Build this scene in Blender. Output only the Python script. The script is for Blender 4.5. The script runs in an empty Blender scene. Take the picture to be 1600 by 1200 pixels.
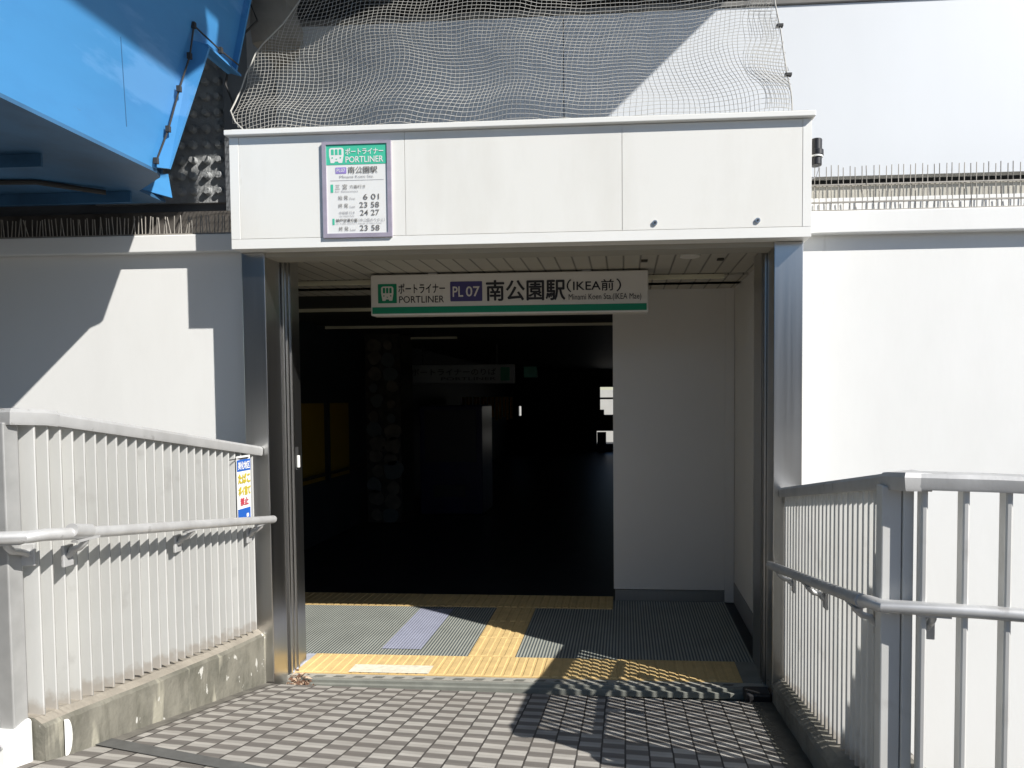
import bpy, bmesh, math, random
from mathutils import Vector, Matrix, noise
random.seed(7)
S = bpy.context.scene
C = S.collection

# ------------------------------------------------------------------ camera
cam = bpy.data.cameras.new('camera')
cam.sensor_width = 36.0
cam.lens = 22.5
cam.shift_x = -0.069375
cam.shift_y = 0.03625
cam.clip_start = 0.05
cam.clip_end = 2000
co = bpy.data.objects.new('camera', cam)
C.objects.link(co)
_r = Vector((0.998, 0.064, -0.006)); _f = Vector((-0.0640, 0.9973, -0.0359))
_f.normalize(); _d = _f.cross(_r).normalized(); _r = _d.cross(_f).normalized()
co.matrix_world = Matrix(((_r.x, -_d.x, -_f.x, 0), (_r.y, -_d.y, -_f.y, 0), (_r.z, -_d.z, -_f.z, 1.64), (0, 0, 0, 1)))
S.camera = co

# ------------------------------------------------------------------ light
SUN = Vector((1.74, -1.0, 1.61)).normalized()
w = bpy.data.worlds.new('World'); S.world = w; w.use_nodes = True
nt = w.node_tree
bg = nt.nodes['Background']
sky = nt.nodes.new('ShaderNodeTexSky'); sky.sky_type = 'NISHITA'; sky.sun_disc = False
sky.sun_elevation = math.asin(SUN.z); sky.sun_rotation = math.atan2(SUN.x, SUN.y)
sky.air_density = 1.0; sky.dust_density = .4; sky.ozone_density = 2.5
nt.links.new(sky.outputs[0], bg.inputs[0]); bg.inputs[1].default_value = 0.078
sl = bpy.data.lights.new('sun', 'SUN'); sl.energy = 5.0; sl.angle = math.radians(0.5); sl.color = (1.0, 0.965, 0.91)
so = bpy.data.objects.new('sun', sl); C.objects.link(so)
so.rotation_euler = SUN.to_track_quat('Z', 'Y').to_euler(); so.location = (4, -4, 8)
S.view_settings.view_transform = 'Standard'; S.view_settings.look = 'None'
S.view_settings.exposure = 0.55; S.view_settings.gamma = 1.0; S.view_settings.use_curve_mapping = False

# ------------------------------------------------------------------ helpers
def tag(o, label=None, cat=None, group=None, kind=None):
    if label: o['label'] = label
    if cat: o['category'] = cat
    if group: o['group'] = group
    if kind: o['kind'] = kind
    return o

def thing(name, label, cat, loc=(0, 0, 0), group=None):
    o = bpy.data.objects.new(name, None); C.objects.link(o)
    o.location = loc; o.empty_display_size = 0.1
    return tag(o, label, cat, group)

class MB:
    def __init__(s): s.v = []; s.f = []; s.m = []
    def add(s, vs, fs, mi=0):
        n = len(s.v); s.v += [tuple(v) for v in vs]
        s.f += [tuple(i + n for i in f) for f in fs]; s.m += [mi] * len(fs)
        return s
    def box(s, x0, x1, y0, y1, z0, z1, mi=0):
        v = [(x0, y0, z0), (x1, y0, z0), (x1, y1, z0), (x0, y1, z0), (x0, y0, z1), (x1, y0, z1), (x1, y1, z1), (x0, y1, z1)]
        return s.hexa(v, mi)
    def hexa(s, v, mi=0):
        return s.add(v, [(0, 3, 2, 1), (4, 5, 6, 7), (0, 1, 5, 4), (1, 2, 6, 5), (2, 3, 7, 6), (3, 0, 4, 7)], mi)
    def prism(s, pts, vec, mi=0):
        n = len(pts); a = [Vector(p) for p in pts]; b = [p + Vector(vec) for p in a]
        return s.add(a + b, [tuple(range(n))[::-1], tuple(range(n, 2 * n))] + [(i, (i + 1) % n, n + (i + 1) % n, n + i) for i in range(n)], mi)
    def sweep(s, path, prof, cap=True, mi=0, up=Vector((0, 0, 1))):
        P = [Vector(p) for p in path]; n = len(prof); rings = []
        for i, p in enumerate(P):
            d1 = (P[i] - P[i - 1]).normalized() if i else (P[1] - P[0]).normalized()
            d2 = (P[i + 1] - P[i]).normalized() if i < len(P) - 1 else d1
            t = (d1 + d2).normalized()
            side = t.cross(up)
            if side.length < 1e-4: side = Vector((1, 0, 0))
            side.normalize(); u = side.cross(t).normalized()
            k = 1.0 / max(0.5, t.dot(d1))
            rings.append([p + side * (a * k) + u * b for a, b in prof])
        vs = [v for r in rings for v in r]; fs = []
        for i in range(len(P) - 1):
            for j in range(n):
                a = i * n + j; b = i * n + (j + 1) % n
                fs.append((a, b, b + n, a + n))
        if cap: fs += [tuple(range(n))[::-1], tuple(range((len(P) - 1) * n, len(P) * n))]
        return s.add(vs, fs, mi)
    def tube(s, path, r, n=12, cap=True, mi=0, up=Vector((0, 0, 1))):
        return s.sweep(path, [(r * math.cos(2 * math.pi * k / n), r * math.sin(2 * math.pi * k / n)) for k in range(n)], cap, mi, up)
    def build(s, name, mat, parent=None, bevel=0, smooth=False):
        me = bpy.data.meshes.new(name); me.from_pydata(s.v, [], s.f)
        ms = mat if isinstance(mat, (list, tuple)) else [mat]
        for m in ms: me.materials.append(m)
        me.polygons.foreach_set('material_index', s.m)
        bm = bmesh.new(); bm.from_mesh(me); bmesh.ops.recalc_face_normals(bm, faces=bm.faces[:]); bm.to_mesh(me); bm.free()
        if smooth:
            me.polygons.foreach_set('use_smooth', [True] * len(me.polygons))
            if hasattr(me, 'set_sharp_from_angle'): me.set_sharp_from_angle(angle=math.radians(40))
        o = bpy.data.objects.new(name, me); C.objects.link(o)
        if parent: o.parent = parent; o.matrix_parent_inverse = Matrix.Translation(-parent.location)
        if bevel:
            b = o.modifiers.new('bevel', 'BEVEL'); b.width = bevel; b.segments = 2; b.limit_method = 'ANGLE'
        return o

def text_mesh(body, o, right, up, wd, ht, bold=0.0):
    """verts / faces of the writing fitted to a wd x ht box whose lower left corner is o"""
    cu = bpy.data.curves.new('writing', 'FONT'); cu.body = body; cu.size = 1; cu.offset = bold; cu.resolution_u = 3
    ob = bpy.data.objects.new('writing', cu); C.objects.link(ob)
    dg = bpy.context.evaluated_depsgraph_get(); dg.update()
    me = bpy.data.meshes.new_from_object(ob.evaluated_get(dg))
    vs = [v.co.copy() for v in me.vertices]; fs = [tuple(p.vertices) for p in me.polygons]
    bpy.data.objects.remove(ob); bpy.data.curves.remove(cu); bpy.data.meshes.remove(me)
    x0 = min(v.x for v in vs); x1 = max(v.x for v in vs); y0 = min(v.y for v in vs); y1 = max(v.y for v in vs)
    o = Vector(o); R = Vector(right); U = Vector(up)
    return [o + R * ((v.x - x0) / (x1 - x0) * wd) + U * ((v.y - y0) / (y1 - y0) * ht) for v in vs], fs

class Board:
    """a flat board area with origin lower left; collects writing by colour"""
    def __init__(s, o, right, up, W, H):
        s.o = Vector(o); s.R = Vector(right); s.U = Vector(up); s.N = s.R.cross(s.U); s.W = W; s.H = H; s.mb = MB(); s.mats = []
    def mi(s, m):
        if m not in s.mats: s.mats.append(m)
        return s.mats.index(m)
    def p(s, u, v, d=0): return s.o + s.R * (u * s.W) + s.U * ((1 - v) * s.H) + s.N * d
    def text(s, body, u0, u1, v0, v1, m, d=0.0022, bold=0.0):
        cjk = bold > 0 and any(ord(c) > 0x2fff for c in body)
        H = (v1 - v0) * s.H
        for k, (dx, dy) in enumerate([(0, 0), (1, 0), (-1, 0), (0, 1), (0, -1)] if cjk else [(0, 0)]):
            e = bold * H * 1.1
            vs, fs = text_mesh(body, s.p(u0, v1, d + k * .00012) + s.R * dx * e + s.U * dy * e, s.R, s.U, (u1 - u0) * s.W, H, 0 if cjk else bold)
            s.mb.add(vs, fs, s.mi(m))
    def rect(s, u0, u1, v0, v1, m, d=0.001, r=0):
        if r:
            pts = []
            for cx, cy, a0 in ((u1, v1, 270), (u1, v0, 0), (u0, v0, 90), (u0, v1, 180)):
                sx = -1 if cx == u1 else 1; sy = -1 if cy == v1 else 1
                for k in range(5):
                    a = math.radians(a0 + k * 22.5)
                    pts.append(s.p(cx + sx * r / s.W + math.cos(a) * r / s.W, cy + sy * r / s.H - math.sin(a) * r / s.H, d))
        else: pts = [s.p(u0, v1, d), s.p(u1, v1, d), s.p(u1, v0, d), s.p(u0, v0, d)]
        s.mb.add(pts, [tuple(range(len(pts)))], s.mi(m))
    def poly(s, uv, m, d=0.002):
        s.mb.add([s.p(a, b, d) for a, b in uv], [tuple(range(len(uv)))], s.mi(m))
    def emblem(s, u0, u1, v0, v1, fg, bgm, d=0.0016):
        q = lambda a, b: (u0 + (u1 - u0) * a, v0 + (v1 - v0) * b)
        e = 0.0006
        s.poly([q(a, b) for a, b in ((.0, .5), (.0, .12), (.06, .03), (.16, 0), (.84, 0), (.94, .03), (1, .12), (1, .5))], fg, d)
        for a0 in (.14, .405, .67):
            s.poly([q(a, b) for a, b in ((a0, .47), (a0, .14), (a0 + .03, .1), (a0 + .16, .1), (a0 + .19, .14), (a0 + .19, .47))], bgm, d + e)
        s.poly([q(a, b) for a, b in ((0, .5), (1, .5), (.9, 1), (.66, 1), (.6, .9), (.4, .9), (.34, 1), (.1, 1))], fg, d)
        for cx in (.22, .78):
            s.poly([q(cx + .06 * math.cos(k), .66 + .05 * math.sin(k)) for k in [j * math.pi / 4 for j in range(8)]], bgm, d + e)
        s.poly([q(a, b) for a, b in ((.42, .72), (.58, .72), (.5, .8))], bgm, d + e)
    def build(s, name, parent): return s.mb.build(name, s.mats, parent)

# ------------------------------------------------------------------ materials
def _n(m, t): return m.node_tree.nodes.new(t)
def mat(name, col, rough=0.6, metal=0.0, var=0.06, scale=3.0, bump=0.0, bscale=60.0, stain=None, stain_amt=0.0, sscale=1.5, stretch=(1, 1, 1), spec=0.5, rvar=0.0):
    m = bpy.data.materials.new(name); m.use_nodes = True
    L = m.node_tree.links; b = m.node_tree.nodes['Principled BSDF']
    b.inputs['Roughness'].default_value = rough; b.inputs['Metallic'].default_value = metal
    b.inputs['Specular IOR Level'].default_value = spec
    tc = _n(m, 'ShaderNodeTexCoord'); mp = _n(m, 'ShaderNodeMapping'); L.new(tc.outputs['Object'], mp.inputs[0])
    mp.inputs['Scale'].default_value = stretch
    nz = _n(m, 'ShaderNodeTexNoise'); nz.inputs['Scale'].default_value = scale; nz.inputs['Detail'].default_value = 6; L.new(mp.outputs[0], nz.inputs[0])
    mx = _n(m, 'ShaderNodeMix'); mx.data_type = 'RGBA'
    lo = tuple(max(0, c * (1 - var)) for c in col) + (1,); hi = tuple(min(1, c * (1 + var)) for c in col) + (1,)
    rp = _n(m, 'ShaderNodeMapRange'); rp.inputs[1].default_value = .3; rp.inputs[2].default_value = .7; L.new(nz.outputs[0], rp.inputs[0])
    L.new(rp.outputs[0], mx.inputs[0]); mx.inputs[6].default_value = lo; mx.inputs[7].default_value = hi
    out = mx.outputs[2]
    if stain:
        n2 = _n(m, 'ShaderNodeTexNoise'); n2.inputs['Scale'].default_value = sscale; n2.inputs['Detail'].default_value = 9; n2.inputs['Roughness'].default_value = .65
        L.new(mp.outputs[0], n2.inputs[0])
        r2 = _n(m, 'ShaderNodeMapRange'); r2.inputs[1].default_value = .48; r2.inputs[2].default_value = .68; r2.inputs[4].default_value = stain_amt; L.new(n2.outputs[0], r2.inputs[0])
        m2 = _n(m, 'ShaderNodeMix'); m2.data_type = 'RGBA'; L.new(r2.outputs[0], m2.inputs[0]); L.new(out, m2.inputs[6]); m2.inputs[7].default_value = tuple(stain) + (1,)
        out = m2.outputs[2]
    L.new(out, b.inputs['Base Color'])
    if rvar:
        rr = _n(m, 'ShaderNodeMapRange'); rr.inputs[3].default_value = max(0.02, rough - rvar); rr.inputs[4].default_value = rough + rvar
        L.new(rp.outputs[0], rr.inputs[0]); L.new(rr.outputs[0], b.inputs['Roughness'])
    if bump:
        n3 = _n(m, 'ShaderNodeTexNoise'); n3.inputs['Scale'].default_value = bscale; n3.inputs['Detail'].default_value = 4; L.new(mp.outputs[0], n3.inputs[0])
        bp = _n(m, 'ShaderNodeBump'); bp.inputs['Strength'].default_value = bump; bp.inputs['Distance'].default_value = .01
        L.new(n3.outputs[0], bp.inputs['Height']); L.new(bp.outputs[0], b.inputs['Normal'])
    m['out'] = 0
    return m

def math_node(m, op, a, b=None, c=None):
    n = _n(m, 'ShaderNodeMath'); n.operation = op
    for i, x in enumerate((a, b, c)):
        if x is None: continue
        if isinstance(x, (int, float)): n.inputs[i].default_value = x
        else: m.node_tree.links.new(x, n.inputs[i])
    return n.outputs[0]

M = {}
M['wall'] = mat('white_paint', (.83, .83, .81), .75, var=.02, scale=1.2, bump=.035, bscale=35, stain=(.72, .715, .69), stain_amt=.4, sscale=.9, stretch=(1, 1, .35))
M['upper'] = mat('pale_grey_panel', (.70, .725, .755), .5, var=.02, scale=.8, bump=.03, bscale=8, stain=(.64, .665, .69), stain_amt=.3, sscale=.7, stretch=(1, 1, .3))
M['cream'] = mat('cream_panel', (.80, .79, .745), .38, var=.015, scale=1.5, stain=(.66, .64, .58), stain_amt=.35, sscale=2.2, stretch=(1, 1, .3))
M['creamtrim'] = mat('cream_trim', (.82, .815, .78), .4, var=.02)
M['steel'] = mat('brushed_steel', (.56, .555, .545), .3, 1.0, var=.03, scale=4, stretch=(12, 12, .3), rvar=.02, bump=0)
M['alu'] = mat('weathered_aluminium', (.46, .46, .455), .55, .35, var=.10, scale=9, stain=(.36, .355, .345), stain_amt=.45, sscale=6, stretch=(1, 1, .5), bump=.05, bscale=90)
M['alufin'] = mat('painted_aluminium_fin', (.60, .60, .58), .55, .1, var=.06, scale=7, stain=(.50, .48, .44), stain_amt=.35, sscale=5, stretch=(1, 1, .3))
def fin_wear(m):
    L = m.node_tree.links; b = m.node_tree.nodes['Principled BSDF']; prev = b.inputs['Base Color'].links[0].from_socket
    oi = _n(m, 'ShaderNodeObjectInfo'); hv = _n(m, 'ShaderNodeHueSaturation'); L.new(prev, hv.inputs['Color'])
    L.new(math_node(m, 'MULTIPLY_ADD', oi.outputs['Random'], .16, .91), hv.inputs['Value'])
    tc = _n(m, 'ShaderNodeTexCoord'); sp = _n(m, 'ShaderNodeSeparateXYZ'); L.new(tc.outputs['Object'], sp.inputs[0])
    ad = _n(m, 'ShaderNodeVectorMath'); ad.operation = 'ADD'; L.new(tc.outputs['Object'], ad.inputs[0]); L.new(oi.outputs['Location'], ad.inputs[1])
    nz = _n(m, 'ShaderNodeTexNoise'); nz.inputs['Scale'].default_value = 22; nz.inputs['Detail'].default_value = 5; L.new(ad.outputs[0], nz.inputs[0])
    e = math_node(m, 'SUBTRACT', math_node(m, 'MULTIPLY', nz.outputs[0], .11), sp.outputs[2])
    r = _n(m, 'ShaderNodeMapRange'); r.inputs[1].default_value = .0; r.inputs[2].default_value = .03; r.inputs[4].default_value = .42; L.new(e, r.inputs[0])
    mx = _n(m, 'ShaderNodeMix'); mx.data_type = 'RGBA'; L.new(r.outputs[0], mx.inputs[0]); L.new(hv.outputs[0], mx.inputs[6]); mx.inputs[7].default_value = (.26, .19, .12, 1)
    n2 = _n(m, 'ShaderNodeTexNoise'); n2.inputs['Scale'].default_value = 7; n2.inputs['Detail'].default_value = 7; L.new(ad.outputs[0], n2.inputs[0])
    r2 = _n(m, 'ShaderNodeMapRange'); r2.inputs[1].default_value = .60; r2.inputs[2].default_value = .70; r2.inputs[4].default_value = .55; L.new(n2.outputs[0], r2.inputs[0])
    m2 = _n(m, 'ShaderNodeMix'); m2.data_type = 'RGBA'; L.new(r2.outputs[0], m2.inputs[0]); L.new(mx.outputs[2], m2.inputs[6]); m2.inputs[7].default_value = (.44, .43, .41, 1)
    L.new(m2.outputs[2], b.inputs['Base Color'])
fin_wear(M['alufin'])
M['finedge'] = mat('toned_down_fin_edge', (.27, .265, .25), .7, var=.3, scale=9)  # dark tone painted on the sun-facing fin edges so they do not read bright
M['pipe'] = mat('dull_aluminium_pipe', (.52, .52, .515), .4, .35, var=.1, scale=14, stain=(.42, .41, .40), stain_amt=.4, sscale=9)
M['blue'] = mat('blue_girder_paint', (.058, .25, .53), .42, var=.12, scale=1.6, stain=(.05, .20, .46), stain_amt=.55, sscale=2.2, stretch=(1, .5, 1.2), bump=.02, bscale=10)
def specks(m, colr, scl, lo, amt, st=(1, 1, 1)):
    L = m.node_tree.links; b = m.node_tree.nodes['Principled BSDF']; prev = b.inputs['Base Color'].links[0].from_socket
    tc = _n(m, 'ShaderNodeTexCoord'); mp = _n(m, 'ShaderNodeMapping'); mp.inputs['Scale'].default_value = st; L.new(tc.outputs['Object'], mp.inputs[0])
    nz = _n(m, 'ShaderNodeTexNoise'); nz.inputs['Scale'].default_value = scl; nz.inputs['Detail'].default_value = 8; nz.inputs['Roughness'].default_value = .6; L.new(mp.outputs[0], nz.inputs[0])
    r = _n(m, 'ShaderNodeMapRange'); r.inputs[1].default_value = lo; r.inputs[2].default_value = lo + .05; r.inputs[4].default_value = amt; L.new(nz.outputs[0], r.inputs[0])
    mx = _n(m, 'ShaderNodeMix'); mx.data_type = 'RGBA'; L.new(r.outputs[0], mx.inputs[0]); L.new(prev, mx.inputs[6]); mx.inputs[7].default_value = colr + (1,); L.new(mx.outputs[2], b.inputs['Base Color'])
specks(M['blue'], (.10, .13, .19), 10, .70, .6, (1, .35, 1)); specks(M['blue'], (.14, .33, .62), 3, .56, .45, (1, .3, 1))
specks(M['wall'], (.60, .585, .55), 5, .67, .5, (1, 1, .15)); specks(M['upper'], (.56, .57, .58), 4, .66, .45, (1, 1, .12)); specks(M['cream'], (.60, .57, .49), 9, .70, .4, (1, 1, .25))
specks(M['alu'], (.25, .245, .235), 18, .62, .5); specks(M['pipe'], (.30, .29, .28), 24, .63, .5)
M['bluedark'] = mat('blue_girder_shade_tone', (.04, .13, .26), .5, var=.15, scale=2, stain=(.015, .04, .07), stain_amt=.6, sscale=1.5)  # girder blue darkened, putting the underside shade into the colour
def mat_curb():
    m = mat('stained_concrete', (.175, .166, .135), .9, var=.22, scale=7, bump=.5, bscale=45, stain=(.085, .085, .068), stain_amt=.92, sscale=5.5, stretch=(1, 1, .7))
    L = m.node_tree.links; b = m.node_tree.nodes['Principled BSDF']; prev = b.inputs['Base Color'].links[0].from_socket
    tc = _n(m, 'ShaderNodeTexCoord')
    def blot(src, scl, st, lo, hi, colr, amt, zlim=None):
        mp = _n(m, 'ShaderNodeMapping'); mp.inputs['Scale'].default_value = st; L.new(tc.outputs['Object'], mp.inputs[0])
        nz = _n(m, 'ShaderNodeTexNoise'); nz.inputs['Scale'].default_value = scl; nz.inputs['Detail'].default_value = 6; L.new(mp.outputs[0], nz.inputs[0])
        r = _n(m, 'ShaderNodeMapRange'); r.inputs[1].default_value = lo; r.inputs[2].default_value = hi; r.inputs[4].default_value = amt; L.new(nz.outputs[0], r.inputs[0])
        mx = _n(m, 'ShaderNodeMix'); mx.data_type = 'RGBA'; L.new(r.outputs[0], mx.inputs[0]); L.new(src, mx.inputs[6]); mx.inputs[7].default_value = colr + (1,)
        return mx.outputs[2]
    o = blot(prev, 9, (1, 1.6, .35), .52, .62, (.12, .115, .09), .7)
    o = blot(o, 5, (1, 2.2, .25), .60, .66, (.36, .34, .27), .75)
    o = blot(o, 26, (1, 1, .5), .66, .69, (.55, .54, .50), .9)
    L.new(o, b.inputs['Base Color'])
    return m
M['concrete'] = mat_curb()
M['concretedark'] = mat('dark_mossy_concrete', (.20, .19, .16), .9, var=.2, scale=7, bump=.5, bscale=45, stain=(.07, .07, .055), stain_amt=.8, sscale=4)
M['topping'] = mat('curb_top_mortar', (.26, .235, .195), .9, var=.14, scale=9, bump=.5, bscale=50, stain=(.24, .21, .17), stain_amt=.5, sscale=6)
M['piergrey'] = mat('pier_grey', (.16, .17, .18), .8, var=.12, scale=4, bump=.2, bscale=30)
M['studs'] = mat('studded_concrete', (.34, .35, .35), .85, var=.12, scale=12, bump=.4, bscale=70)
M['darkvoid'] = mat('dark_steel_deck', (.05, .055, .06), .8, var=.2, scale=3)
M['net'] = mat('off_white_netting', (.43, .42, .39), .7, var=.08, scale=6)
M['netdark'] = mat('dark_cord', (.03, .03, .03), .7)
M['cloth'] = mat('grey_sheet', (.24, .225, .20), .9, var=.15, scale=6, bump=.5, bscale=14)
M['black'] = mat('black_plastic', (.02, .02, .022), .4, var=.2, scale=20)
M['whiteplastic'] = mat('white_plastic', (.8, .8, .76), .4)
M['frame'] = mat('mauve_sign_frame', (.34, .31, .38), .5, var=.08, scale=20)
M['signwhite'] = mat('sign_white', (.78, .78, .76), .35, var=.01)
M['board'] = mat('sign_board_cream', (.64, .61, .55), .4, var=.02)
M['green'] = mat('sign_green_light', (.07, .52, .34), .4, var=.03)
M['greendk'] = mat('sign_green_dark', (.0, .21, .10), .4, var=.02)
M['navy'] = mat('badge_navy', (.06, .052, .17), .4, var=.02)
M['violet'] = mat('badge_violet', (.33, .25, .62), .4)
M['ink'] = mat('ink_black', (.02, .02, .025), .5)
M['inkgrey'] = mat('ink_grey', (.16, .15, .14), .5)
M['inksoft'] = mat('ink_faded', (.36, .36, .38), .5)
M['blueprint'] = mat('placard_blue', (.02, .11, .45), .4)
M['olive'] = mat('placard_yellow', (.52, .42, .04), .5)
M['red'] = mat('placard_red', (.50, .06, .09), .5)
M['yellow'] = mat('tactile_yellow', (.60, .43, .19), .7, var=.08, scale=14, stain=(.45, .32, .15), stain_amt=.5, sscale=12, bump=.15, bscale=120)
M['yellowpale'] = mat('tactile_yellow_worn', (.70, .62, .42), .7, var=.05, scale=20)
M['gutter'] = mat('gutter_grey', (.205, .21, .185), .7, var=.12, scale=12, bump=.1)
M['leaf1'] = mat('dry_leaf', (.17, .09, .055), .8, var=.5, scale=40)
M['leaf2'] = mat('pale_dry_leaf', (.42, .31, .22), .8, var=.4, scale=40)
M['innerwall'] = mat('inner_wall_paint', (.60, .58, .54), .5, var=.03, scale=1.5)
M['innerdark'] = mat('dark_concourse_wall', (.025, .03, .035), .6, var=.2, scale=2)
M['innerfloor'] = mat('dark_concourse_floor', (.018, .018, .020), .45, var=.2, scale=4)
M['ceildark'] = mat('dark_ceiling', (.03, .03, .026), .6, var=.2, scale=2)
M['batten'] = mat('cream_batten', (.70, .66, .48), .45)
M['poster'] = mat('yellow_poster', (.28, .17, .006), .5, var=.05)
M['vend'] = mat('dark_blue_machine', (.015, .015, .05), .3, var=.2)
M['disc'] = mat('pale_disc', (.07, .08, .08), .5)
M['brownpost'] = mat('brown_collage', (.03, .026, .018), .7, var=.6, scale=16)
M['ivory'] = mat('far_building_ivory', (.55, .53, .48), .8, var=.05)
M['groundm'] = mat('ground_asphalt', (.07, .07, .068), .9, var=.2, scale=1.0, bump=.2)
M['platform'] = mat('platform_paving', (.16, .15, .14), .85, var=.2, scale=3, bump=.2)
M['shutter'] = mat('shutter_guide_bright', (.62, .61, .59), .28, 1.0, var=.05)

def mat_pavers():
    m = mat('two_tone_pavers', (.3, .3, .3), .85)
    L = m.node_tree.links; b = m.node_tree.nodes['Principled BSDF']
    tc = _n(m, 'ShaderNodeTexCoord'); sp = _n(m, 'ShaderNodeSeparateXYZ'); L.new(tc.outputs['Object'], sp.inputs[0])
    wob = _n(m, 'ShaderNodeTexNoise'); wob.inputs['Scale'].default_value = 14; wob.inputs['Detail'].default_value = 3; L.new(tc.outputs['Object'], wob.inputs[0])
    wx = math_node(m, 'MULTIPLY_ADD', wob.outputs[0], .008, -.004)
    x = math_node(m, 'ADD', sp.outputs[0], wx); y = math_node(m, 'ADD', sp.outputs[1], wx)
    cx = math_node(m, 'DIVIDE', x, .1035)
    ci = math_node(m, 'FLOOR', cx); cf = math_node(m, 'FRACT', cx)
    odd = math_node(m, 'FLOORED_MODULO', ci, 2.0)
    ry = math_node(m, 'ADD', math_node(m, 'DIVIDE', y, .1035), math_node(m, 'MULTIPLY', odd, .5))
    rf = math_node(m, 'FRACT', ry); ri = math_node(m, 'FLOOR', ry)
    # soft edged light half
    tri = math_node(m, 'ABSOLUTE', math_node(m, 'SUBTRACT', rf, .5))
    mr = _n(m, 'ShaderNodeMapRange'); mr.inputs[1].default_value = .21; mr.inputs[2].default_value = .29; L.new(tri, mr.inputs[0])
    wn = _n(m, 'ShaderNodeTexWhiteNoise'); wn.noise_dimensions = '2D'
    cb = _n(m, 'ShaderNodeCombineXYZ'); L.new(ci, cb.inputs[0]); L.new(math_node(m, 'FLOOR', math_node(m, 'MULTIPLY', ry, 2)), cb.inputs[1]); L.new(cb.outputs[0], wn.inputs[0])
    mx = _n(m, 'ShaderNodeMix'); mx.data_type = 'RGBA'; L.new(mr.outputs[0], mx.inputs[0])
    mx.inputs[6].default_value = (.155, .142, .128, 1); mx.inputs[7].default_value = (.385, .365, .33, 1)
    hv = _n(m, 'ShaderNodeHueSaturation'); L.new(mx.outputs[2], hv.inputs['Color']); L.new(math_node(m, 'MULTIPLY_ADD', wn.outputs[0], .22, .89), hv.inputs['Value'])
    # joints
    jx = math_node(m, 'GREATER_THAN', math_node(m, 'ABSOLUTE', math_node(m, 'SUBTRACT', cf, .5)), .462)
    yf = math_node(m, 'FRACT', math_node(m, 'MULTIPLY', ry, 2.0))
    jy = math_node(m, 'GREATER_THAN', math_node(m, 'ABSOLUTE', math_node(m, 'SUBTRACT', yf, .5)), .475)
    jj = math_node(m, 'MAXIMUM', jx, math_node(m, 'MULTIPLY', jy, .25))
    m2 = _n(m, 'ShaderNodeMix'); m2.data_type = 'RGBA'; L.new(jj, m2.inputs[0]); L.new(hv.outputs[0], m2.inputs[6]); m2.inputs[7].default_value = (.04, .036, .032, 1)
    # grime
    gz = _n(m, 'ShaderNodeTexNoise'); gz.inputs['Scale'].default_value = 3.5; gz.inputs['Detail'].default_value = 8; L.new(tc.outputs['Object'], gz.inputs[0])
    gr = _n(m, 'ShaderNodeMapRange'); gr.inputs[1].default_value = .4; gr.inputs[2].default_value = .75; gr.inputs[4].default_value = .38; L.new(gz.outputs[0], gr.inputs[0])
    m3 = _n(m, 'ShaderNodeMix'); m3.data_type = 'RGBA'; L.new(gr.outputs[0], m3.inputs[0]); L.new(m2.outputs[2], m3.inputs[6]); m3.inputs[7].default_value = (.15, .13, .11, 1)
    L.new(m3.outputs[2], b.inputs['Base Color'])
    fn = _n(m, 'ShaderNodeTexNoise'); fn.inputs['Scale'].default_value = 150; L.new(tc.outputs['Object'], fn.inputs[0])
    h = math_node(m, 'SUBTRACT', math_node(m, 'MULTIPLY', fn.outputs[0], .25), math_node(m, 'MULTIPLY', jj, 1.0))
    bp = _n(m, 'ShaderNodeBump'); bp.inputs['Strength'].default_value = .6; bp.inputs['Distance'].default_value = .004; L.new(h, bp.inputs['Height']); L.new(bp.outputs[0], b.inputs['Normal'])
    return m
M['pavers'] = mat_pavers()

def mat_lines(name, a, bcol, axis, pitch, duty, rough=.7, bump=.5, dist=.004, varc=.12):
    m = mat(name, a, rough)
    L = m.node_tree.links; b = m.node_tree.nodes['Principled BSDF']
    tc = _n(m, 'ShaderNodeTexCoord'); sp = _n(m, 'ShaderNodeSeparateXYZ'); L.new(tc.outputs['Object'], sp.inputs[0])
    f = math_node(m, 'FRACT', math_node(m, 'DIVIDE', sp.outputs[axis], pitch))
    t = math_node(m, 'ABSOLUTE', math_node(m, 'SUBTRACT', f, .5))
    mr = _n(m, 'ShaderNodeMapRange'); mr.inputs[1].default_value = duty / 2 - .06; mr.inputs[2].default_value = duty / 2 + .06; L.new(t, mr.inputs[0])
    nz = _n(m, 'ShaderNodeTexNoise'); nz.inputs['Scale'].default_value = 5; nz.inputs['Detail'].default_value = 8; L.new(tc.outputs['Object'], nz.inputs[0])
    mx = _n(m, 'ShaderNodeMix'); mx.data_type = 'RGBA'; L.new(mr.outputs[0], mx.inputs[0]); mx.inputs[6].default_value = a + (1,); mx.inputs[7].default_value = bcol + (1,)
    hv = _n(m, 'ShaderNodeHueSaturation'); L.new(mx.outputs[2], hv.inputs['Color']); L.new(math_node(m, 'MULTIPLY_ADD', nz.outputs[0], varc * 4, 1 - varc * 2), hv.inputs['Value'])
    L.new(hv.outputs[0], b.inputs['Base Color'])
    bp = _n(m, 'ShaderNodeBump'); bp.inputs['Strength'].default_value = bump; bp.inputs['Distance'].default_value = dist; bp.invert = True
    L.new(mr.outputs[0], bp.inputs['Height']); L.new(bp.outputs[0], b.inputs['Normal'])
    return m
M['mat'] = mat_lines('ribbed_mat', (.33, .34, .295), (.085, .10, .105), 0, .0205, .5, .65, .6)
M['tape'] = mat_lines('worn_tape', (.33, .345, .43), (.22, .235, .31), 0, .0205, .5, .6, .5)
M['ceilboard'] = mat_lines('ceiling_board', (.42, .395, .335), (.045, .04, .033), 0, .105, .93, .5, .4, .006, .04)

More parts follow.
